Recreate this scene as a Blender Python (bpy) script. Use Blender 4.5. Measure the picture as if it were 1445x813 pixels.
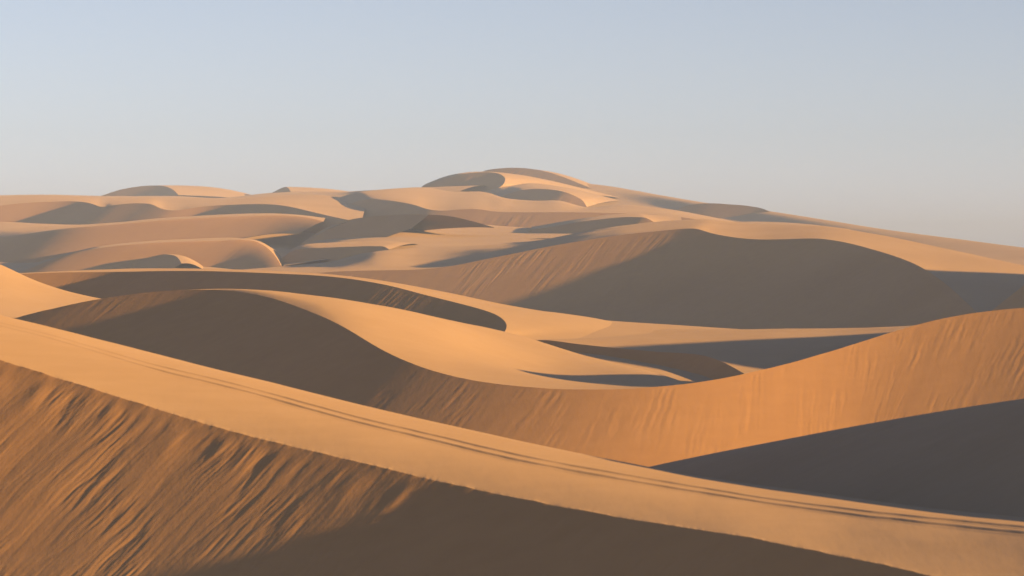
import bpy, math
import numpy as np

# ------------------------------------------------------------------ camera, sky, sun, exposure
sc = bpy.context.scene
for o in list(bpy.data.objects):
    bpy.data.objects.remove(o)
COL = sc.collection

W, H = 1445.0, 813.0
FPX = 4097.0            # focal length in photo pixels (about 20 degrees across)
CX, YH = 722.5, 352.0   # optical axis column and eye-level row

cam_d = bpy.data.cameras.new('camera')
cam = bpy.data.objects.new('camera', cam_d)
COL.objects.link(cam)
cam.location = (0, 0, 0)
cam.rotation_euler = (math.radians(90), 0, 0)
cam_d.sensor_width = 36.0
cam_d.lens = 36.0 * FPX / W
cam_d.shift_y = -(H / 2 - YH) / W
cam_d.clip_start = 0.5
cam_d.clip_end = 60000
cam_d.dof.use_dof = True
cam_d.dof.focus_distance = 520
cam_d.dof.aperture_fstop = 1.15
sc.camera = cam

SUN_EL = 7.3            # degrees above the horizon
SUN_SIDE = 58.0         # degrees to the right of straight behind the camera
sd = (math.sin(math.radians(SUN_SIDE)) * math.cos(math.radians(SUN_EL)),
      -math.cos(math.radians(SUN_SIDE)) * math.cos(math.radians(SUN_EL)),
      math.sin(math.radians(SUN_EL)))
sun_d = bpy.data.lights.new('sun', 'SUN')
sun_d.energy = 5.0
sun_d.angle = math.radians(0.55)
sun_d.color = (1.0, 0.54, 0.155)
sun = bpy.data.objects.new('sun', sun_d)
COL.objects.link(sun)
from mathutils import Vector
sun.rotation_euler = Vector(sd).to_track_quat('Z', 'Y').to_euler()
sun.location = (300, -200, 100)

wd = bpy.data.worlds.new('World')
sc.world = wd
wd.use_nodes = True
nt = wd.node_tree
bg = nt.nodes['Background']
sky = nt.nodes.new('ShaderNodeTexSky')
sky.sky_type = 'NISHITA'
sky.sun_disc = False
sky.sun_elevation = math.radians(SUN_EL)
# the sky node's rotation runs clockwise from +Y
sky.sun_rotation = math.atan2(sd[0], sd[1])
sky.altitude = 0
sky.air_density = 0.9
sky.dust_density = 0.15
sky.ozone_density = 1.0
bg.inputs['Strength'].default_value = 0.050
tint = nt.nodes.new('ShaderNodeMix'); tint.data_type = 'RGBA'; tint.blend_type = 'MULTIPLY'
tint.inputs[0].default_value = 1.0
tint.inputs[7].default_value = (0.735, 0.792, 1.045, 1)      # white balance of the whole sky
hsv = nt.nodes.new('ShaderNodeHueSaturation')
hsv.inputs['Saturation'].default_value = 0.45
nt.links.new(sky.outputs[0], hsv.inputs['Color'])
nt.links.new(hsv.outputs[0], tint.inputs[6])
nt.links.new(tint.outputs[2], bg.inputs[0])

sc.view_settings.view_transform = 'Standard'
sc.view_settings.look = 'None'
sc.view_settings.exposure = 1.80
sc.view_settings.gamma = 1.0
sc.view_settings.use_curve_mapping = False

# ------------------------------------------------------------------ helpers
TH = math.radians(32.5)                       # angle of repose
GRAZE = math.degrees(math.acos(-math.tan(math.radians(SUN_EL)) / math.tan(TH))) - SUN_SIDE


def PT(px, py, d):
    px, py, d = np.broadcast_arrays(np.asarray(px, float), np.asarray(py, float), np.asarray(d, float))
    return np.stack([(px - CX) / FPX * d, d, (YH - py) / FPX * d], -1)


def gsm(a, s):
    """gaussian smoothing along axis 0, ends kept"""
    if s <= 0:
        return a
    r = int(3 * s) + 1
    k = np.exp(-0.5 * (np.arange(-r, r + 1) / s) ** 2)
    k /= k.sum()
    n = len(a)
    lo = 2 * a[0] - a[1:r + 1][::-1] if n > r else np.repeat(a[:1], r, 0)
    hi = 2 * a[-1] - a[-r - 1:-1][::-1] if n > r else np.repeat(a[-1:], r, 0)
    p = np.concatenate([lo, a, hi])
    out = np.zeros_like(a, float)
    for i in range(2 * r + 1):
        out += k[i] * p[i:i + n]
    return out


def hermite(t, P, tt):
    """C1 spline through P (N,k) at increasing parameters t (N), evaluated at tt"""
    P = np.asarray(P, float)
    N = len(P)
    if N == 2:
        w = ((tt - t[0]) / (t[1] - t[0]))[:, None]
        return P[0] * (1 - w) + P[1] * w
    h = np.diff(t)
    s = np.diff(P, axis=0) / h[:, None]
    m = np.zeros_like(P)
    m[1:-1] = (s[:-1] * h[1:, None] + s[1:] * h[:-1, None]) / (h[1:] + h[:-1])[:, None]
    m[0] = 1.5 * s[0] - 0.5 * m[1]
    m[-1] = 1.5 * s[-1] - 0.5 * m[-2]
    i = np.clip(np.searchsorted(t, tt, 'right') - 1, 0, N - 2)
    x = ((tt - t[i]) / h[i])[:, None]
    hh = h[i][:, None]
    return ((2 * x**3 - 3 * x**2 + 1) * P[i] + (x**3 - 2 * x**2 + x) * hh * m[i]
            + (-2 * x**3 + 3 * x**2) * P[i + 1] + (x**3 - x**2) * hh * m[i + 1])


def resample(pts, n, smooth=None):
    P = np.asarray(pts, float)
    seg = np.hypot(np.diff(P[:, 0]), np.diff(P[:, 1]))
    t = np.concatenate([[0], np.cumsum(seg)])
    q = hermite(t, P, np.linspace(0, t[-1], n))
    return gsm(q, n / 130.0 if smooth is None else smooth)


# ---- noise
def _hash(ix, iy, seed):
    h = (ix.astype(np.int64) * 374761393 + iy.astype(np.int64) * 668265263 + seed * 1442695041) & 0x7fffffff
    h = ((h ^ (h >> 13)) * 1274126177) & 0x7fffffff
    h = (h ^ (h >> 16)) & 0xffffff
    return h / float(0xffffff)


def vnoise(x, y, seed=0):
    ix = np.floor(x); iy = np.floor(y)
    fx = x - ix; fy = y - iy
    u = fx * fx * fx * (fx * (fx * 6 - 15) + 10)
    v = fy * fy * fy * (fy * (fy * 6 - 15) + 10)
    out = 0
    for a in (0, 1):
        for b in (0, 1):
            hh = _hash(ix + a, iy + b, seed) * 2 * math.pi
            g = np.cos(hh) * (fx - a) + np.sin(hh) * (fy - b)
            out = out + g * (u if a else 1 - u) * (v if b else 1 - v)
    return out * 1.5


def fbm(x, y, octv=4, seed=0, gain=0.5):
    s = 0; a = 1.0; f = 1.0
    for k in range(octv):
        s = s + a * vnoise(x * f + 17.3 * k, y * f - 9.1 * k, seed + k)
        a *= gain; f *= 2.03
    return s


# ------------------------------------------------------------------ materials
def sand_material(name, base, warm, ripple=0.12, ripple_scale=6.0, grain=0.5, streak=False):
    m = bpy.data.materials.new(name)
    m.use_nodes = True
    t = m.node_tree
    N = t.nodes; L = t.links
    b = N['Principled BSDF']
    b.inputs['Roughness'].default_value = 0.9
    b.inputs['Specular IOR Level'].default_value = 0.08
    if 'Diffuse Roughness' in b.inputs:
        b.inputs['Diffuse Roughness'].default_value = 0.6
    tc = N.new('ShaderNodeTexCoord')
    n1 = N.new('ShaderNodeTexNoise'); n1.inputs['Scale'].default_value = 0.035
    n1.inputs['Detail'].default_value = 5
    mp = N.new('ShaderNodeMapping'); mp.inputs['Rotation'].default_value = (0, 0, math.radians(40))
    mp.inputs['Scale'].default_value = (0.35, 1.0, 1.0)
    L.new(tc.outputs['Object'], mp.inputs[0]); L.new(mp.outputs[0], n1.inputs['Vector'])
    n2 = N.new('ShaderNodeTexNoise'); n2.inputs['Scale'].default_value = 0.9; n2.inputs['Detail'].default_value = 6
    L.new(mp.outputs[0], n2.inputs['Vector'])
    add = N.new('ShaderNodeMath'); add.operation = 'MULTIPLY_ADD'
    L.new(n2.outputs[0], add.inputs[0]); add.inputs[1].default_value = 0.45; L.new(n1.outputs[0], add.inputs[2])
    cr = N.new('ShaderNodeValToRGB')
    cr.color_ramp.elements[0].position = 0.55; cr.color_ramp.elements[0].color = (*warm, 1)
    cr.color_ramp.elements[1].position = 0.90; cr.color_ramp.elements[1].color = (*base, 1)
    L.new(add.outputs[0], cr.inputs[0]); L.new(cr.outputs[0], b.inputs['Base Color'])
    # wind ripples and grain: fine relief only
    wv = N.new('ShaderNodeTexWave'); wv.wave_type = 'BANDS'; wv.bands_direction = 'X'
    wv.inputs['Scale'].default_value = ripple_scale * 0.16
    wv.inputs['Distortion'].default_value = 5.0; wv.inputs['Detail'].default_value = 3
    wv.inputs['Detail Scale'].default_value = 0.6
    mp2 = N.new('ShaderNodeMapping'); mp2.inputs['Rotation'].default_value = (0, 0, math.radians(-42))
    L.new(tc.outputs['Object'], mp2.inputs[0]); L.new(mp2.outputs[0], wv.inputs['Vector'])
    n3 = N.new('ShaderNodeTexNoise'); n3.inputs['Scale'].default_value = 2.2; n3.inputs['Detail'].default_value = 8
    n3.inputs['Roughness'].default_value = 0.65
    mp3 = N.new('ShaderNodeMapping'); mp3.inputs['Rotation'].default_value = (0, 0, math.radians(-42))
    mp3.inputs['Scale'].default_value = (1.0, 0.22, 1.0)
    L.new(tc.outputs['Object'], mp3.inputs[0]); L.new(mp3.outputs[0], n3.inputs['Vector'])
    b1 = N.new('ShaderNodeBump'); b1.inputs['Strength'].default_value = ripple; b1.inputs['Distance'].default_value = 0.03
    L.new(wv.outputs[0], b1.inputs['Height'])
    b2 = N.new('ShaderNodeBump'); b2.inputs['Strength'].default_value = grain; b2.inputs['Distance'].default_value = 0.06
    L.new(n3.outputs[0], b2.inputs['Height']); L.new(b1.outputs[0], b2.inputs['Normal'])
    L.new(b2.outputs[0], b.inputs['Normal'])
    return m


M_WIND = sand_material('rippled_sand', (0.304, 0.230, 0.156), (0.276, 0.204, 0.132), 0.04, 6.0, 0.16)
M_SLIP = sand_material('avalanche_sand', (0.376, 0.232, 0.114), (0.336, 0.202, 0.096), 0.0, 6.0, 0.2)
M_TRACK = sand_material('pressed_sand', (0.268, 0.198, 0.132), (0.25, 0.184, 0.12), 0.0, 6.0, 0.3)


# ------------------------------------------------------------------ meshes
def grid_normals(G):
    du = np.gradient(G, axis=1); dv = np.gradient(G, axis=0)
    n = np.cross(du, dv)
    n /= np.maximum(np.linalg.norm(n, axis=-1, keepdims=True), 1e-12)
    n[n[..., 2] < 0] *= -1
    return n


def grid_mesh(name, G, mat, parent, face_mask=None, origin=(0, 0, 0), normals=None):
    nv, nu = G.shape[:2]
    idx = np.arange(nv * nu).reshape(nv, nu)
    a = idx[:-1, :-1]; b = idx[:-1, 1:]; c = idx[1:, 1:]; d = idx[1:, :-1]
    F = np.stack([a, b, c, d], -1)
    # keep faces pointing up
    e1 = G[:-1, 1:] - G[:-1, :-1]; e2 = G[1:, :-1] - G[:-1, :-1]
    up = np.median(np.cross(e1, e2)[..., 2])
    if up < 0:
        F = F[..., ::-1]
    if face_mask is not None:
        F = F[face_mask]
    F = F.reshape(-1, 4)
    V = G.reshape(-1, 3)
    used, inv = np.unique(F, return_inverse=True)
    F = inv.reshape(-1, 4)
    Nn = (grid_normals(G) if normals is None else normals).reshape(-1, 3)[used]
    V = V[used] - np.asarray(origin, float)
    me = bpy.data.meshes.new(name)
    me.vertices.add(len(V)); me.vertices.foreach_set('co', V.astype(np.float32).ravel())
    me.loops.add(F.size); me.loops.foreach_set('vertex_index', F.astype(np.int32).ravel())
    me.polygons.add(len(F))
    me.polygons.foreach_set('loop_start', np.arange(0, F.size, 4, dtype=np.int32))
    me.polygons.foreach_set('use_smooth', np.ones(len(F), dtype=bool))
    me.update(calc_edges=True)
    if face_mask is not None:
        me.normals_split_custom_set_from_vertices(Nn.astype(np.float32))
    me.materials.append(mat)
    o = bpy.data.objects.new(name, me)
    COL.objects.link(o)
    if parent is not None:
        o.parent = parent
    return o


def root(label, loc, cat='dune', name='sand_dune'):
    o = bpy.data.objects.new(name, None)
    COL.objects.link(o)
    o.location = loc
    o.empty_display_size = 2
    o['label'] = label; o['category'] = cat; o['kind'] = 'structure'
    return o


DEBUG = False


class Dune:
    pass


ALL = []


def brink_curve(pts, anchor, n, a_smooth=None, slope=TH, nick=0.0):
    """pts: (px, py, a); a = degrees the lee slope is turned past grazing light.
    Depth follows from the lee plane having the angle of repose."""
    q = resample(pts, n)
    q[:, 2] = gsm(q[:, 2], n / 60.0 if a_smooth is None else a_smooth)
    al = np.radians(GRAZE + q[:, 2])
    X = (q[:, 0] - CX) / FPX; Z = (YH - q[:, 1]) / FPX
    Nx = -math.sin(slope) * np.sin(al); Ny = -math.sin(slope) * np.cos(al); Nz = math.cos(slope)
    f = np.zeros(n)
    for i in range(n - 1):
        nx = (Nx[i] + Nx[i + 1]) / 2; ny = (Ny[i] + Ny[i + 1]) / 2
        den = nx * (X[i] + X[i + 1]) / 2 + ny + Nz * (Z[i] + Z[i + 1]) / 2
        den = min(den, -0.09)
        f[i + 1] = f[i] - (nx * (X[i + 1] - X[i]) + Nz * (Z[i + 1] - Z[i])) / den
    k = int(np.argmin(np.abs(q[:, 0] - anchor[0]))) if len(anchor) == 2 else int(anchor[2] * (n - 1))
    d = anchor[1] * np.exp(f - f[k])
    d = gsm(d, n / 150.0)
    return PT(q[:, 0], q[:, 1], d), q, al, d


def slip_grid(B, al, length, nv, flute=(0.06, 1.0), seed=0, wander=0.3, toe=0.0, round_top=0.0, slope=TH, edge=0.0, wide_amt=0.45, st=2.0, nick=0.0, fine_amt=0.30, mod_min=0.18):
    n = len(B)
    L = np.interp(np.linspace(0, 1, n), np.linspace(0, 1, len(length)), length) if np.ndim(length) else np.full(n, length)
    t = np.linspace(0, 1, nv) ** 1.15
    l = t[:, None] * L[None, :]
    th = np.full_like(l, slope)
    if round_top > 0:
        th = slope - (slope - math.radians(14)) * np.exp(-l / round_top)
    if toe > 0:
        th = th - toe * np.clip((l / L - 0.55) / 0.45, 0, 1) ** 2
    dl = np.diff(l, axis=0, prepend=0)
    hor = np.cumsum(dl * np.cos(th), 0); ver = np.cumsum(dl * np.sin(th), 0)
    G = np.empty((nv, n, 3))
    G[..., 0] = B[None, :, 0] - np.sin(al)[None] * hor
    G[..., 1] = B[None, :, 1] - np.cos(al)[None] * hor
    G[..., 2] = B[None, :, 2] - ver
    # avalanche flutes, running down the fall line
    s = np.concatenate([[0], np.cumsum(np.linalg.norm(np.diff(B, axis=0), axis=1))])[None, :] + 0 * l
    A, lam = flute
    if A > 0:
        wob = wander * lam * 0.9 * fbm(s / (lam * 6), l / (lam * 5), 2, seed + 40)
        S = s + wob
        lev = np.clip(l / (lam * 1.2), 0, 1) ** 1.3
        wide = vnoise(S / (lam * 3.1), l / (lam * 16 * st), seed)
        big = vnoise(S / lam + 5.0, l / (lam * 8 * st), seed + 1)
        fine = fbm(S / (lam * 0.33), l / (lam * 4 * st), 3, seed + 7, 0.62)
        r1 = vnoise(S / (lam * 1.9) + 3.1, l / (lam * 9 * st), seed + 11)
        ridge = np.maximum(0.16 - np.abs(r1), 0) * 4.0                      # sparse sharp chutes
        mod = np.clip(-0.3 + 1.9 * (0.5 + fbm(s / (lam * 7), l / (lam * 6 * st), 2, seed + 3)), mod_min, 1.5)
        scal = np.exp(-((l / lam - 1.6) / 1.3) ** 2) * (vnoise(S / (lam * 1.15), l / (lam * 5), seed + 21))
        disp = A * (lev * (wide_amt * wide + 0.6 * mod * big + fine_amt * mod * fine - 0.55 * mod * ridge) + edge * np.clip(l / lam, 0, 1) * scal)
        nx = -np.sin(al) * math.sin(slope); ny = -np.cos(al) * math.sin(slope); nz = math.cos(slope)
        G[..., 0] += disp * nx[None]; G[..., 1] += disp * ny[None]; G[..., 2] += disp * nz
    return G


def on(d, px, py):
    """depth of dune d's lee slope where it is seen at this pixel"""
    G = d.slip[::2, ::2].reshape(-1, 3)
    gx = CX + FPX * G[:, 0] / G[:, 1]; gy = YH - FPX * G[:, 2] / G[:, 1]
    r = (gx - px) ** 2 + (gy - py) ** 2
    k = np.argsort(r)[:6]
    w = 1 / (r[k] + 0.3)
    return float((G[k, 1] * w).sum() / w.sum())


def on_sheet(G, px, py):
    t = Dune(); t.slip = G
    return on(t, px, py)


def curve(pts, n, smooth=None):
    """(px, py, d) control points; d may be a dune whose lee slope gives the depth"""
    P = []
    for p in pts:
        d = p[2]
        if isinstance(d, Dune):
            d = on(d, p[0], p[1])
        if len(p) > 3:
            d = d + p[3]
        P.append((p[0], p[1], d))
    q = resample(P, n, smooth)
    return PT(q[:, 0], q[:, 1], q[:, 2])


def shift(C, dx, dy, dz):
    """a parallel curve; each of dx, dy, dz may be a list along the curve"""
    n = len(C); u = np.linspace(0, 1, n)
    f = lambda v: np.interp(u, np.linspace(0, 1, len(v)), v) if np.ndim(v) else np.full(n, float(v))
    return C + np.stack([f(dx), f(dy), f(dz)], -1)


def over(F, S, k=1.0, drop=1.0):
    """curve beyond a rounded crest S (F lies in front of it) that rolls over and down again"""
    D = np.maximum(S[:, 1] - F[:, 1], 4.0) * k
    D = gsm(D, len(D) / 20.0)
    h = S[:, 2] * F[:, 1] / S[:, 1] - F[:, 2]
    h = gsm(np.maximum(h, 0.02 * D), len(D) / 20.0) * drop
    y = S[:, 1] + D
    dx = gsm((S[:, 0] - F[:, 0]) * k, len(D) / 20.0)
    x = S[:, 0] + dx
    # height of the crest line in the direction of the new point, so that it never rises above the crest
    px = S[:, 0] / S[:, 1]; el = S[:, 2] / S[:, 1]
    o = np.argsort(px)
    q = x / y
    e = np.interp(q, px[o], el[o])
    m = max(len(o) // 20, 2)
    g1 = (el[o[-1]] - el[o[-m]]) / (px[o[-1]] - px[o[-m]])
    e = e + np.where(q > px[o[-1]], (q - px[o[-1]]) * g1, 0)
    e = np.minimum(e, el)
    return np.stack([x, y, gsm(e * y - h * k, len(D) / 40.0)], -1)


def under(P, C, k=0.5, drop=2.0):
    """carry a sheet on past its last curve C, sinking below the slope it runs into"""
    N = C + (C - P) * k
    N[:, 2] = C[:, 2] - drop
    return gsm(N, len(N) / 30.0)


def roll(*cs, k=1.0, drop=1.0, deep=10.0):
    """append the far side of a rounded crest"""
    cs = list(cs)
    N = over(cs[-2], cs[-1], k, drop)
    M = N + (N - cs[-1]) * 1.5
    M[:, 2] = N[:, 2] - deep
    return cs + [N, M]


def sink(*cs, k=0.5, drop=2.0):
    cs = list(cs)
    return cs + [under(cs[-2], cs[-1], k, drop)]


def loft(curves, rows):
    C = np.stack(curves)                    # (m, n, 3)
    m, n = C.shape[:2]
    seg = np.linalg.norm(np.diff(C, axis=0), axis=-1).mean(1)
    t = np.concatenate([[0], np.cumsum(np.maximum(seg, 1e-3) ** 0.7)])
    if np.ndim(rows) == 0:
        rows = [int(rows * (t[i + 1] - t[i]) / t[-1]) + 2 for i in range(m - 1)]
    tt = np.concatenate([np.linspace(t[i], t[i + 1], rows[i], endpoint=False) for i in range(m - 1)] + [[t[-1]]])
    return hermite(t, C.reshape(m, -1), tt).reshape(len(tt), n, 3), rows


def undulate(G, amp, lam, seed, hold_first=True):
    z = amp * fbm(G[..., 0] / lam * 0.8 + G[..., 1] / lam * 0.25, (G[..., 1] - G[..., 0] * 0.3) / lam * 0.6, 4, seed, 0.42)
    if hold_first:
        s = np.concatenate([np.zeros((1, G.shape[1])), np.cumsum(np.linalg.norm(np.diff(G, axis=0), axis=-1), 0)])
        z = z * (1 - np.exp(-s / (lam * 0.25)))
    G[..., 2] += z
    return G


def dune(label, pts, anchor, nu, slip_len, slip_nv, wind, wind_rows, flute=(0.06, 1.0), und=(0.1, 20.0), seed=0,
         build=True, slip_mat=None, hollow=None, **kw):
    """wind: function(B, q, n) -> list of curves behind the brink"""
    d = Dune()
    slope = kw.get('slope', TH)
    a_smooth = kw.pop('a_smooth', None)
    d.B, d.q, d.al, d.d = brink_curve(pts, anchor, nu, a_smooth, slope, kw.get('nick', 0.0))
    d.slip = slip_grid(d.B, d.al, slip_len, slip_nv, flute, seed, **kw)
    curves = wind(d.B, d.q, nu)
    d.wind, d.rows = loft([d.B] + curves, wind_rows)
    undulate(d.wind, und[0], und[1], seed + 100)
    if hollow:                                   # shallow dip added behind the brink so a lens of shadow falls there
        hx, hy, rx, ry, tilt, deep = hollow
        gx = CX + FPX * d.wind[..., 0] / d.wind[..., 1]; gy = YH - FPX * d.wind[..., 2] / d.wind[..., 1]
        d.wind[..., 2] -= deep * np.exp(-((gx - hx) / rx) ** 2 - ((gy - hy - (gx - hx) * tilt) / ry) ** 2)
    nick = kw.get('nick', 0.0)
    if nick > 0:
        dz = nick * d.d / FPX * fbm(d.q[:, 0] / 48.0, 0 * d.q[:, 0] + 3.3, 5, 61, 0.7)
        for g in (d.wind, d.slip):
            sdist = np.concatenate([np.zeros((1, nu)), np.cumsum(np.linalg.norm(np.diff(g, axis=0), axis=-1), 0)])
            g[..., 2] += dz[None] * np.exp(-sdist / (0.002 * d.d[None]))
    mid = d.B[nu // 2]
    loc = (float(mid[0]), float(mid[1]), float(d.slip[-1, nu // 2, 2]))
    d.label = label
    if build:
        r = root(label, loc)
        d.root = r
        d.o_wind = grid_mesh('windward_slope', d.wind, M_WIND, r, origin=loc)
        d.o_slip = grid_mesh('slip_face', d.slip, slip_mat or M_SLIP, r, origin=loc)
    ALL.append(d)
    if DEBUG:
        print(label[:30], [(int(d.q[k,0]), int(d.q[k,1]), round(float(d.d[k]),1), round(float(d.B[k,2]),1)) for k in range(0, nu, max(nu//12,1))])
    return d


def sheet(label, curves, rows, und=(0.1, 20.0), seed=0):
    d = Dune()
    d.wind, _ = loft(curves, rows)
    undulate(d.wind, und[0], und[1], seed + 100, False)
    d.slip = d.wind
    mid = d.wind[len(d.wind) // 2, d.wind.shape[1] // 2]
    loc = (float(mid[0]), float(mid[1]), float(d.wind[..., 2].min()))
    d.root = root(label, loc)
    d.o_wind = grid_mesh('windward_slope', d.wind, M_WIND, d.root, origin=loc)
    ALL.append(d)
    return d


# ================================================================== THE DUNES, far to near
# ---- the summit and the long flank that falls to the right
SUMMIT = dune('highest summit dune on the skyline with a fluted lee slope',
    [(660, 254, 2), (676, 244, 0), (690, 239.5, -2), (702, 238, -4), (733, 237, -6), (765, 241, -7), (795, 250, -7), (825, 262, -6), (857, 274, -4), (880, 281, -3)],
    (733, 2100), 260, [10, 40, 60, 60, 30], 40,
    lambda B, q, n: [shift(B, 18, 60, [-2, -1, -2, -3, -3]), shift(B, 50, 200, [-10, -14, -18, -22, -25]), shift(B, 300, 500, -60)],
    24, (0.12, 5.0), (0.3, 90), 1)

FLANK = sheet('long smooth sand flank falling away from the summit dune',
    roll(curve([(640, 300, 1880), (800, 303, 1800), (900, 316, 1680), (1000, 332, 1500), (1200, 361, 1240), (1445, 396, 1030), (1560, 415, 960)], 300),
         curve([(640, 282, 1980), (800, 277, 1980), (900, 290, 1880), (1000, 307, 1710), (1200, 337, 1430), (1445, 371, 1190), (1560, 390, 1120)], 300),
         curve([(640, 262, 2090), (760, 256, 2100), (837, 260, 2090), (906, 270.5, 1990), (984, 285, 1850), (1084, 297.5, 1700), (1160, 310, 1590), (1300, 331, 1430), (1445, 349.5, 1310), (1560, 364, 1240)], 300)),
    90, (0.3, 120), 2)

CRES_A = dune('crescent slip face cut high into the long flank below the summit',
    [(958, 294, 14), (975, 289, 6), (1000, 287, -2), (1030, 288.5, -4), (1061, 291.5, -3), (1080, 296, 2), (1091, 303, 14), (1093, 310, 25), (1085, 317, 35)],
    (1030, 1705), 200, 26, 30,
    lambda B, q, n: [shift(B, 8, 40, [-1.5, -.6, -.8, -1.2, -1.5]), shift(B, 20, 100, -5), shift(B, 90, 200, -30)],
    16, (0.06, 4.0), (0.2, 60), 3)

CRES_B = dune('small low crescent slip face on the flank beside the larger crescent',
    [(1070, 318, 20), (1090, 315.5, 4), (1115, 314, -2), (1140, 315.5, 0), (1158, 319, 8), (1166, 323, 20), (1160, 327, 30)],
    (1115, on(FLANK, 1115, 314)), 160, 16, 20,
    lambda B, q, n: [shift(B, 8, 36, [-.6, -.3, -.5, -.6, -.6]), shift(B, 16, 80, -3), shift(B, 60, 120, -12)],
    16, (0.1, 4.0), (0.2, 60), 4)

HORN = dune('curled horn slip face on the shoulder of the summit dune',
    [(594, 265, 12), (605, 260.5, 9), (625, 253, 5), (650, 246.5, 0), (675, 243.5, -3), (695, 243.5, 0), (707, 246.5, 8), (713, 252, 22), (711, 259, 34), (702, 266, 42), (690, 270, 46)],
    (660, 1850), 260, 42, 40,
    lambda B, q, n: sink(B, curve([(604, 262.5, 1905), (640, 249.5, 1900), (680, 244.8, 1895), (715, 246.5, 1895), (760, 253, 1915), (820, 265, 1935), (860, 277, 1935)], n), k=0.4, drop=6)[1:],
    20, (0.12, 5.0), (0.4, 70), 5)

SADDLE = dune('sharp dark slip face in the hollow below the summit',
    [(680, 285, 14), (702, 280.5, 10), (722, 272, 7), (744, 267.5, 7), (770, 267, 8), (790, 269.5, 2), (800, 272, -8), (812, 277, -14), (822, 283, -14), (828, 292, -10)],
    (770, 1650), 240, 36, 36,
    lambda B, q, n: sink(B, curve([(676, 272, 1850), (708, 262, 1880), (745, 255, SUMMIT), (792, 263.5, SUMMIT), (845, 275, SUMMIT), (880, 284, 1985)], n))[1:],
    30, (0.1, 5.0), (0.3, 70), 6)

MASSIF = sheet('broad rising sand massif that carries the far dunes',
    roll(*[curve([(-140, y + 28 * (y > 300), d), (90, y + 22 * (y > 300), d), (180, y + 3, d), (500, y + 3, d), (800, y + 4, d), (1000, y + 12, d)], 120) for y, d in
           ((398, 950), (374, 1070), (351, 1210), (333, 1320), (321, 1420), (308, 1540), (294, 1720), (284, 1950))]),
    80, (0.3, 80), 29)

# ---- left skyline
SAIL = dune('pointed dune rising like a sail above the far plain',
    [(138, 278, -2), (150, 274, -3), (165, 269, -4), (190, 264, -4), (212, 262, -3), (232, 263, 1), (243, 267, 8), (252, 275.5, 14)],
    (212, 2300), 160, 30, 24,
    lambda B, q, n: [shift(B, [30, 40, 45], 40, [-1, 0, -2]), shift(B, [60, 70, 80], 90, [-9, -12, -9]), shift(B, 140, 300, -40)],
    20, (0.1, 5.0), (0.2, 60), 7)
KNOB = dune('little dune tip with a dark face on the skyline',
    [(380, 274, 18), (388, 270, 16), (396, 266, 16), (404, 264, 18), (410, 270, 25), (412, 275, 28)],
    (400, 2300), 80, 14, 12,
    lambda B, q, n: [shift(B, 18, 20, [-2, 0, 0, 1]), shift(B, 50, 60, [-5, -5, -3, -2]), shift(B, 120, 260, -40)],
    16, (0.1, 4.0), (0.1, 40), 8)

FARL = sheet('far pale sand plain under the sail shaped dune',
    roll(curve([(-120, 322, 1600), (120, 312, 1600), (300, 308, 1600), (480, 302, 1500), (640, 296, 1450)], 200),
         curve([(-120, 300, 1900), (120, 292, 1900), (300, 290, 1900), (480, 284, 1800), (640, 275, 1700)], 200),
         curve([(-120, 277.5, 2200), (0, 276, 2200), (60, 274.5, 2200), (143, 276.5, 2200), (250, 277, 2200), (310, 279.5, 2200), (385, 272.5, 2150), (470, 270.5, 2050), (520, 269.5, 1950), (600, 264.5, 1850), (680, 262, 1800)], 200)),
    30, (0.6, 90), 9)

TERR = dune('wide terrace brink below the summit with one shaded end',
    [(430, 303, 16), (465, 298, 18), (495, 287, 24), (515, 281.5, 28), (535, 281.5, 28), (560, 284.5, 25), (586, 289.5, 14), (602, 295, -2), (626, 297.5, -9), (650, 295.5, -12), (671, 295, -12), (697, 298.5, -12), (740, 299.5, -11), (790, 299.5, -12), (840, 300, -14), (890, 301.5, -14), (940, 304, -14), (1000, 313, -14), (1060, 328, -14)],
    (671, 1400), 420, [70, 55, 40, 40, 30], 40,
    lambda B, q, n: sink(B, curve([(430, 296, 1640), (470, 282, 1680), (500, 273, 1680), (540, 268.5, 1700), (600, 265, HORN), (650, 270.5, HORN), (690, 272, HORN), (710, 279, SADDLE), (730, 282, SADDLE), (760, 284, SADDLE), (790, 284, SADDLE), (825, 293, 1600), (880, 290, 1640), (950, 297, 1640), (1000, 306, 1640), (1080, 322, 1600)], n))[1:],
    50, (0.12, 5.0), (0.35, 70), 10)

SICKLE = dune('dark sickle slip face with one lit end behind the big dune',
    [(750, 324, 8), (770, 321.5, 8), (804, 315.5, 8), (848, 309.5, 8), (873, 307, 8), (900, 306.5, 4), (911, 307.5, -6), (922, 313, -16), (935, 322, -18), (948, 331, -18), (968, 345, -18)],
    (873, 1180), 240, 30, 30,
    lambda B, q, n: sink(B, curve([(750, 321, TERR), (800, 313, 1330), (860, 304.5, 1340), (910, 303, 1330), (945, 304, 1320), (960, 306, 1300)], n))[1:],
    24, (0.1, 4.0), (0.25, 60), 11)

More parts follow.
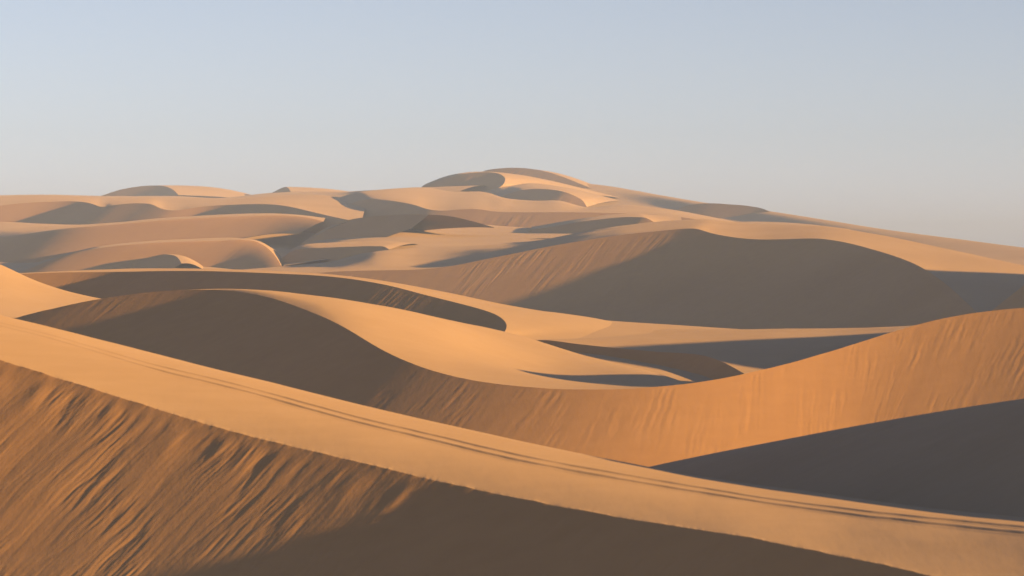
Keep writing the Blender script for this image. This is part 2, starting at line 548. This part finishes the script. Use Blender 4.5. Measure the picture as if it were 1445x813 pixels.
# ---- left terraces
WAVE = dune('pair of scalloped slip faces in front of the sail shaped dune',
    [(-60, 294, -16), (0, 290, -17), (40, 286, -17), (80, 284.5, -14), (110, 284.5, -4), (130, 287.5, 16), (143, 292.5, 20), (155, 290.5, 0), (175, 288, -4), (200, 287, -4), (215, 288.5, 0), (228, 295, -4), (245, 297, -16), (275, 293, -18), (305, 290, -8), (330, 289, 2), (360, 288, 8), (390, 289, 8), (415, 293, 10), (440, 299, 12), (470, 306, 14), (510, 314, 14)],
    (110, 1560), 460, 42, 36,
    lambda B, q, n: sink(B, curve([(-60, 280, 1800), (60, 277, 1840), (160, 279, 1860), (250, 279, 1860), (320, 281, 1850), (400, 276, 1800), (450, 275, 1760), (520, 286, 1640)], n))[1:],
    40, (0.05, 5.0), (0.35, 60), 12)

TONGUE = dune('broad rounded sand tongue with a lit face below the scalloped slip faces',
    [(-60, 343, 14), (0, 335, 14), (44, 329, 12), (89, 323, 4), (150, 318, -12), (230, 311, -15), (300, 307, -15), (350, 305, -14), (400, 304.5, -9), (430, 306.5, 0), (457, 312.5, 8)],
    (300, 1250), 380, [60, 50, 40, 30, 14], 40,
    lambda B, q, n: sink(B, curve([(-60, 318, WAVE), (0, 313.5, WAVE), (60, 315.5, WAVE), (105, 318.5, WAVE), (170, 315, WAVE), (230, 309, WAVE), (300, 304.5, WAVE), (370, 303, WAVE), (460, 309, 1370)], n))[1:],
    30, (0.03, 7.0), (0.35, 50), 13, round_top=10)

BIGT = dune('large lit sand lobe dropping into a shaded trough',
    [(410, 358, 30), (417, 352, 28), (425, 345, 26), (437, 337, 24), (457, 323, 24), (475, 316, 22), (490, 311, 20), (512, 307, 18), (545, 304, 14), (577, 302.5, 10), (605, 303, 6)],
    (512, 1180), 260, [50, 50, 45, 30, 10], 40,
    lambda B, q, n: [shift(B, 8, 8, -0.5), shift(B, 26, 26, -5)],
    12, (0.05, 5.0), (0.1, 60), 14)

MIDP = sheet('gently rolling pale sand plain between the middle massif slip faces',
    sink(curve([(400, 376, 1000), (470, 366, 1010), (560, 354, 1030), (644, 351.5, 1040), (766, 345.5, 1040), (900, 336, 1030), (1000, 330, 1000), (1200, 345, 900)], 300),
         curve([(415, 353.5, 1182), (445, 352, 1130), (500, 346, 1110), (560, 341, 1110), (644, 339, 1120), (766, 335, 1110), (850, 331, 1110), (950, 326, 1100), (1050, 322, 1090), (1200, 332, 1000)], 300),
         curve([(436, 338.5, 1194), (490, 330, 1185), (560, 323, 1200), (644, 326, 1230), (766, 329, 1210), (850, 331, 1150), (900, 330, 1130), (950, 324, 1130), (1050, 317, 1170), (1200, 328, 1080)], 300),
         curve([(470, 318.5, 1196), (500, 310.5, 1186), (545, 305, 1210), (580, 303, 1280), (605, 303.5, TERR), (640, 313, TERR), (671, 316, TERR), (710, 319.5, TERR), (755, 322.5, TERR), (790, 324.5, 1320), (850, 330, 1170), (900, 329, 1150), (950, 322, 1160), (1050, 314, 1240), (1200, 324, 1150)], 300)),
    60, (0.4, 60), 15)

TONGUE2 = dune('lower rounded sand tongue with a lit face in front of the broad tongue',
    [(-60, 410, 6), (0, 395, 5), (50, 376, 2), (80, 364, 0), (105, 356.5, -8), (130, 352, -11), (200, 344, -15), (260, 341, -15), (310, 340, -14), (350, 339, -10), (363, 341.5, 0), (374, 347.5, 8), (383, 355, 12), (391, 365, 14), (398, 378, 16)],
    (260, 1060), 380, [40, 45, 40, 40, 20], 40,
    lambda B, q, n: sink(B, curve([(-60, 400, 1130), (0, 385, 1150), (70, 366, TONGUE), (130, 351, TONGUE), (200, 342.5, TONGUE), (270, 338.5, TONGUE), (330, 337.5, TONGUE), (365, 342, 1120), (395, 358, 1090)], n))[1:],
    24, (0.03, 7.0), (0.35, 50), 16, round_top=8)

BOWL = dune('shaded bowl slip face in the valley between the tongues',
    [(408, 357, 20), (416, 353, 18), (430, 351, 15), (462, 349.5, 12), (501, 348, 12), (530, 347.5, 13), (543, 348.5, 16), (549, 352, 22)],
    (501, 1010), 240, 26, 30,
    lambda B, q, n: sink(B, curve([(412, 353, 1060), (430, 347, 1070), (470, 343, 1080), (520, 341, 1090), (560, 341, 1090), (590, 345, 1080)], n), drop=3)[1:],
    20, (0.05, 4.0), (0.2, 50), 17)

LENS = dune('thin dark lens shaped slip face above the broad sand tongue',
    [(236, 290.5, 14), (246, 288.5, 12), (262, 286.5, 12), (285, 285.3, 12), (308, 284, 14), (322, 284.5, 18)],
    (275, on_sheet(WAVE.wind, 275, 286.5)), 100, 9, 12,
    lambda B, q, n: [shift(B, 6, 22, -0.1), shift(B, 16, 60, -3)], 10, (0.03, 4.0), (0.1, 40), 30)
NOTCH = dune('small dark notch in the pale plain behind the big dune crest',
    [(724, 346, 14), (730, 342.5, 12), (740, 339, 12), (752, 337, 10), (768, 336.3, 8), (786, 336.3, 6), (800, 337.5, 6)],
    (756, on_sheet(MIDP.wind, 756, 338)), 100, 10, 12,
    lambda B, q, n: [shift(B, 5, 18, -0.1), shift(B, 14, 50, -3)], 10, (0.03, 4.0), (0.1, 40), 31)
FOLD = dune('soft dark fold crossing the lit face of the lower sand tongue',
    [(140, 385, 14), (165, 378, 14), (190, 369.5, 14), (215, 362, 13), (236, 359, 15), (250, 363, 22), (256, 372, 30)],
    (225, on(TONGUE2, 225, 364) - 5), 120, 12, 16,
    lambda B, q, n: [shift(B, 3, 5, -0.2), shift(B, 9, 14, -4)], 10, (0.03, 4.0), (0.1, 40), 32)
TICK = dune('tiny dark scoop low on the long flank of the summit',
    [(1322, 342.5, 18), (1331, 340.3, 14), (1342, 341, 14), (1352, 343.5, 18), (1360, 347, 24)],
    (1340, on_sheet(FLANK.wind, 1340, 342)), 80, 6, 10,
    lambda B, q, n: [shift(B, 3, 16, -0.1), shift(B, 8, 40, -2)], 8, (0.02, 4.0), (0.05, 40), 33)

# ---- the big dark dune
BIG = dune('big dune with a wide dark slip face and a fluted lit wing',
    [(340, 398, -9), (400, 390, -9), (440, 386, -9), (480, 383, -9), (540, 381.5, -10), (590, 380.5, -10), (640, 375, -10), (682, 366.5, -10), (730, 357, -10), (782, 346.5, -10), (830, 338.5, -10), (882, 331, -9), (930, 326, -7), (964, 323, -4), (985, 322.5, 1), (1000, 328.5, 2), (1017, 332, 2), (1039, 335.5, 2.2), (1070, 338, 2.8), (1110, 337.5, 3.2), (1160, 337, 4), (1197, 343, 7), (1231, 352, 10), (1264, 362, 14), (1297, 375.5, 16), (1331, 398, 19), (1364, 427, 22), (1385, 447, 22), (1410, 475, 22)],
    (985, 820), 900, [30, 50, 80, 95, 90, 70, 40], 130,
    lambda B, q, n: sink(B, curve([(340, 386, 1005), (440, 377.5, 1005), (475, 372.5, BOWL), (501, 364.5, BOWL), (541, 358, BOWL), (600, 353.5, 1030), (690, 349, 1030), (766, 344, 1030), (850, 330, 1040), (950, 319, 1040), (1000, 317, 1010), (1080, 322.5, 950), (1165, 326, 900), (1250, 338, 860), (1330, 354, 830), (1400, 368, 800), (1500, 387, 780)], n), k=0.3, drop=6)[1:],
    90, (0.046, 1.9), (0.3, 40), 18, a_smooth=8)

EAST = dune('dark dune shoulder beyond the glowing orange slope',
    [(1430, 428, 20), (1442, 410, 20), (1456, 395, 20), (1472, 381, 20), (1510, 355, 20), (1600, 312, 20), (1750, 272, 20), (1950, 244, 18), (2200, 236, 16)],
    (1472, 640), 300, 70, 60,
    lambda B, q, n: [shift(B, 20, 30, -1.5), shift(B, 60, 90, -9), shift(B, 110, 170, -30)],
    30, (0.08, 3.0), (0.15, 30), 27)

# ---- third row
ROW3 = dune('long low dune with a dark slip face and thin bright rim',
    [(-40, 394, -12), (33, 386.5, -12), (90, 384.5, -11), (143, 384, -6), (180, 383.5, 4), (230, 382.5, 9), (283, 382.5, 10), (340, 384, 10), (400, 386.5, 9), (450, 389, 8), (482, 392, 6), (520, 397.5, 2), (549, 403, -1), (599, 416, -1), (649, 428.5, 1), (682, 437.5, 8), (700, 444, 16), (711, 451, 24), (717, 460, 36), (713, 468, 46), (702, 478, 48), (694, 490, 50), (690, 504, 50)],
    (283, 470), 700, [16, 26, 28, 26, 18, 10], 90,
    lambda B, q, n: roll(B, curve([(-40, 391, 526), (100, 383, 518), (283, 381, 492), (400, 384.8, 470), (482, 390.3, 458), (582, 404.5, 448), (682, 424.5, 440), (782, 443.5, 432), (850, 452, 429), (910, 466, 420), (960, 488, 405)], n))[1:],
    [50, 20, 8], (0.026, 0.7), (0.15, 20), 19)

APRON = sheet('smooth bright sand apron sweeping from the thin rimmed dune',
    roll(curve([(700, 508, 345), (780, 520, 340), (880, 535, 335), (1000, 550, 330), (1150, 555, 325)], 300),
         curve([(712, 476, 385), (770, 478, 388), (860, 481, 385), (960, 486, 380), (1100, 490, 370)], 300),
         curve([(640, 424, 446), (690, 431, 440), (782, 445, 432), (882, 454, 430), (964, 459.6, 428), (1100, 468, 420)], 300)),
    70, (0.08, 20), 20)

LOW = dune('low flat dune with pink streaked top and dark lee edge',
    [(715, 488, 4), (740, 482, 4), (762, 480, 4), (815, 485.5, 5), (882, 492.5, 6), (935, 497, 7), (970, 499, 9), (991, 501.5, 14), (1014, 508.5, 20), (1041, 522, 26), (1062, 535, 28)],
    (970, 352), 320, 20, 50,
    lambda B, q, n: sink(B, curve([(715, 486, 392), (750, 480, 396), (800, 476.5, 400), (882, 472, 398), (964, 470, 395), (1060, 470, 390), (1160, 470, 384), (1280, 466, 376)], n),
                          curve([(715, 486, 405), (750, 478, 410), (800, 472.5, 415), (882, 467, 415), (1000, 466, 412), (1100, 466, 406), (1200, 465.5, 400), (1300, 461, 392)], n))[1:],
    60, (0.08, 1.2), (0.12, 12), 21)

LOWEAST = dune('dune ridge hidden close behind the glowing orange slope',
    [(1250, 492, 12), (1330, 470, 12), (1445, 443, 12), (1560, 414, 12), (1700, 386, 12), (1850, 364, 12), (2050, 352, 12)],
    (1445, 338), 260, 30, 40,
    lambda B, q, n: [shift(B, 10, 14, -0.6), shift(B, 30, 45, -5), shift(B, 50, 80, -14)],
    24, (0.05, 1.5), (0.08, 12), 28)

# ---- left hill and the long S shaped dune
HILL = sheet('smooth bright sand hill behind the shaded end of the wavy dune',
    roll(curve([(-520, 520, 372), (-340, 500, 371), (-160, 470, 370), (0, 462, 372), (80, 460, 374), (160, 455, 376), (230, 450, 378)], 260),
         curve([(-520, 330, 425), (-340, 345, 420), (-160, 380, 415), (0, 408, 415), (80, 424, 412), (150, 432, 408), (230, 440, 402)], 260),
         curve([(-520, 282, 455), (-340, 296, 448), (-160, 328, 440), (-60, 352, 438), (0, 373.5, 435), (43, 393, 432), (100, 412, 426), (143, 421, 420), (230, 432, 410)], 260)),
    60, (0.12, 18), 22)

WAVY = dune('long wavy dune whose slip face turns from dark to glowing orange',
    [(-520, 530, 3), (-360, 520, 3), (-200, 502, 3), (-60, 473, 3), (20, 449, 2), (83, 433.5, -1.5), (143, 421.5, -3.5), (200, 413.5, -4), (250, 409.3, -3.5), (290, 408.3, -2), (333, 411, 3), (383, 420, 8), (433, 438, 10), (482, 459, 9), (507, 474.5, 7), (532, 490.5, 4), (582, 513.5, -1), (642, 532, -5), (715, 543.5, -9), (782, 549, -14), (865, 549.5, -20), (915, 547, -25), (964, 542.5, -30), (1031, 532, -36), (1078, 521.5, -38), (1124, 510, -38), (1214, 483, -32), (1297, 457.5, -22), (1364, 443, -20), (1445, 434.5, -16), (1540, 427, -12), (1640, 425, -8), (1800, 430, -8), (2000, 450, -8)],
    (715, 290), 1350, [10, 10, 16, 22, 24, 26, 26, 26], 230,
    lambda B, q, n: roll(B, curve([(-500, 535, 440), (-340, 522, 425), (-180, 502, 405), (-40, 476, 385), (20, 458, 378), (143, 430, 368), (250, 412, 360), (320, 408.3, 350), (400, 412, 345), (482, 422, 341), (615, 447.3, 352), (715, 468, 372), (762, 480, 371), (849, 503.3, 359), (930, 526, 337), (985, 545, 313), (1060, 545, 305), (1124, 540, 300), (1214, 520, 300), (1297, 495, 300), (1364, 478, 300), (1445, 466, 300), (1540, 458, 295), (1640, 455, 290), (1800, 462, 280), (2000, 485, 270)], n))[1:],
    [130, 20, 10], (0.016, 0.55), (0.10, 14), 23, a_smooth=10, nick=0.2, st=2.2, hollow=(775, 508, 105, 19, 0.16, 1.25))

# ---- right dark slope
SHADE = dune('smooth dark blue dune slope in shade below the orange slope',
    [(860, 672, 34), (915, 659, 34), (1000, 641, 34), (1100, 621.5, 33), (1200, 602.5, 32), (1300, 585, 31), (1380, 572, 30), (1445, 562.5, 30), (1540, 550, 30), (1640, 540, 30), (1800, 527, 30), (2000, 514, 30), (2200, 505, 30)],
    (1100, 165), 360, 40, 120,
    lambda B, q, n: [shift(B, 6, 10, -0.6), shift(B, 20, 34, -5), shift(B, 34, 60, -12)],
    30, (0.03, 1.4), (0.05, 10), 24, round_top=8.0, slip_mat=M_WIND)

# ---- foreground dune with tyre tracks
FORE = dune('foreground dune with tyre tracks along its bright crest band',
    [(-800, 345, -12), (-560, 372, -12), (-380, 402, -12), (-220, 441, -12), (-100, 478, -12), (0, 508, -11), (96, 538, -10), (215, 575, -8.5), (327, 609, -7), (442, 637, -5), (556, 664, -3), (646, 685, -0.5), (746, 706, 2), (843, 724.5, 3.5), (956, 743, 5), (1043, 756, 6), (1158, 779, 7), (1255, 799, 8), (1309, 812, 8), (1400, 838, 8), (1520, 880, 8)],
    (0, 150), 1650, [18, 18, 18, 17, 16, 15], 320,
    lambda B, q, n: roll(B, curve([(-780, 318, 214), (-540, 346, 196), (-360, 374, 182), (-200, 409, 171), (-60, 443, 164.5), (67, 474, 158.5), (233, 522, 150), (333, 546, 146), (482, 586, 139.5), (631, 623, 133.5), (746, 650, 129), (862, 671, 125.5), (956, 686, 123), (1043, 700, 120.5), (1158, 717, 117), (1312, 735, 112.5), (1445, 747.5, 109), (1560, 757, 106)], n),
                          curve([(-780, 308, 232), (-540, 335, 211), (-360, 362, 195), (-200, 397, 182), (-60, 432, 174), (0, 447, 171), (133, 480, 165), (267, 513, 158.5), (400, 545.5, 152.5), (482, 566, 149), (682, 612, 141), (815, 640.5, 136), (909, 659.5, 132.5), (1004, 677.5, 129.5), (1158, 700.5, 124.5), (1312, 722.5, 119.5), (1445, 737, 115.5), (1560, 748, 112)], n))[1:],
    [170, 100, 16, 8], (0.028, 0.9), (0.03, 6.0), 25, build=False, edge=1.1, wide_amt=1.0, fine_amt=0.30, mod_min=0.4, nick=0.7, st=1.0, a_smooth=12)

# press the two wheel grooves into the crest band, then split them off as parts of the dune
G = FORE.wind
r0 = FORE.rows[0]
cum = np.concatenate([np.zeros((1, G.shape[1])), np.cumsum(np.linalg.norm(np.diff(G, axis=0), axis=-1), 0)])
dist = cum - cum[r0][None]
ucol = np.linspace(0, 1, G.shape[1])
pxs = FORE.q[:, 0]
fade = np.clip((pxs + 40) / 420, 0.12, 1) * (0.8 + 0.4 * vnoise(pxs / 60.0, 0 * pxs, 77))
HALF, WID = 0.85, 0.20
wobl = 0.16 * fbm(pxs / 110.0, 0 * pxs + 5, 3, 78)
groove = 0
for s_ in (-1, 1):
    e = (dist - s_ * HALF - wobl[None]) / WID
    groove = groove - 0.062 * np.exp(-0.5 * e**2) + 0.028 * (np.exp(-0.5 * ((e - 2.1) / 0.8)**2) + np.exp(-0.5 * ((e + 2.1) / 0.8)**2))
G[..., 2] += groove * fade[None]
nrm = grid_normals(G)
mid = FORE.B[825]
loc = (float(mid[0]), float(mid[1]), float(FORE.slip[-1, 825, 2]))
FORE.root = root(FORE.label, loc)
fc = (dist[:-1, :-1] + dist[1:, 1:]) / 2 - wobl[None, :-1]
m1 = np.abs(fc + HALF) < 0.26
m2 = np.abs(fc - HALF) < 0.26
grid_mesh('windward_slope', G, M_WIND, FORE.root, ~(m1 | m2), loc, nrm)
grid_mesh('tyre_track', G, M_TRACK, FORE.root, m1, loc, nrm)
grid_mesh('tyre_track', G, M_TRACK, FORE.root, m2, loc, nrm)
grid_mesh('slip_face', FORE.slip, M_SLIP, FORE.root, origin=loc)

# ------------------------------------------------------------------ desert floor under the dunes, out to the horizon
def ground():
    xs = np.concatenate([-np.geomspace(6000, 420, 22), np.linspace(-400, 400, 81), np.geomspace(420, 6000, 22)])
    ys = np.concatenate([-np.geomspace(3000, 60, 20), np.linspace(-40, 3000, 200), np.geomspace(3100, 7000, 16)])
    X, Y = np.meshgrid(xs, ys)
    allv = np.concatenate([g.reshape(-1, 3)[::7] for d in ALL for g in (d.wind, d.slip)])
    Z = np.full(X.shape, np.nan)
    ix = np.searchsorted(xs, allv[:, 0]); iy = np.searchsorted(ys, allv[:, 1])
    for dx in (-1, 0):
        for dy in (-1, 0):
            i = np.clip(iy + dy, 0, len(ys) - 1); j = np.clip(ix + dx, 0, len(xs) - 1)
            o = np.lexsort((-allv[:, 2], ))
            Zt = np.full(X.shape, 1e9)
            np.minimum.at(Zt, (i, j), allv[:, 2])
            Z = np.where(Zt < 1e8, np.fmin(Z, Zt), Z)
    base = np.where(Y < 700, -22.0, -40.0)
    Z = np.where(np.isnan(Z), base, np.minimum(Z - 2.5, 10))
    for _ in range(6):
        P = np.pad(Z, 1, mode='edge')
        sm = (P[:-2, 1:-1] + P[2:, 1:-1] + P[1:-1, :-2] + P[1:-1, 2:] + Z) / 5
        Z = np.minimum(Z, sm)
    global GROUND_MIN
    GROUND_MIN = float(Z.min())
    G = np.stack([X, Y, Z], -1)
    o = grid_mesh('desert_floor', G, M_WIND, None)
    o['kind'] = 'structure'; o['label'] = 'sandy desert floor spreading under and beyond the dunes'; o['category'] = 'ground'
ground()


# ------------------------------------------------------------------ the dusty air
def haze():
    top = max(float(max(d.wind[..., 2].max(), d.slip[..., 2].max())) for d in ALL) + 3.0
    x0, x1, y0, y1, z0, z1 = -6100, 6100, -3100, 7100, GROUND_MIN - 1.0, top
    V = [(x, y, z) for z in (z0, z1) for y in (y0, y1) for x in (x0, x1)]
    F = [(0, 2, 3, 1), (4, 5, 7, 6), (0, 1, 5, 4), (2, 6, 7, 3), (0, 4, 6, 2), (1, 3, 7, 5)]
    me = bpy.data.meshes.new('haze'); me.from_pydata(V, [], F); me.update()
    o = bpy.data.objects.new('haze', me); COL.objects.link(o)
    m = bpy.data.materials.new('dusty_air'); m.use_nodes = True
    t = m.node_tree; t.nodes.clear()
    out = t.nodes.new('ShaderNodeOutputMaterial'); pv = t.nodes.new('ShaderNodeVolumePrincipled')
    pv.inputs['Color'].default_value = (0.38, 0.56, 1.0, 1)
    pv.inputs['Density'].default_value = HAZE
    pv.inputs['Anisotropy'].default_value = 0.0
    t.links.new(pv.outputs[0], out.inputs['Volume'])
    me.materials.append(m)
    o['kind'] = 'stuff'; o['label'] = 'thin pale dusty haze in the desert air'; o['category'] = 'haze'
HAZE = 0.00026
haze()
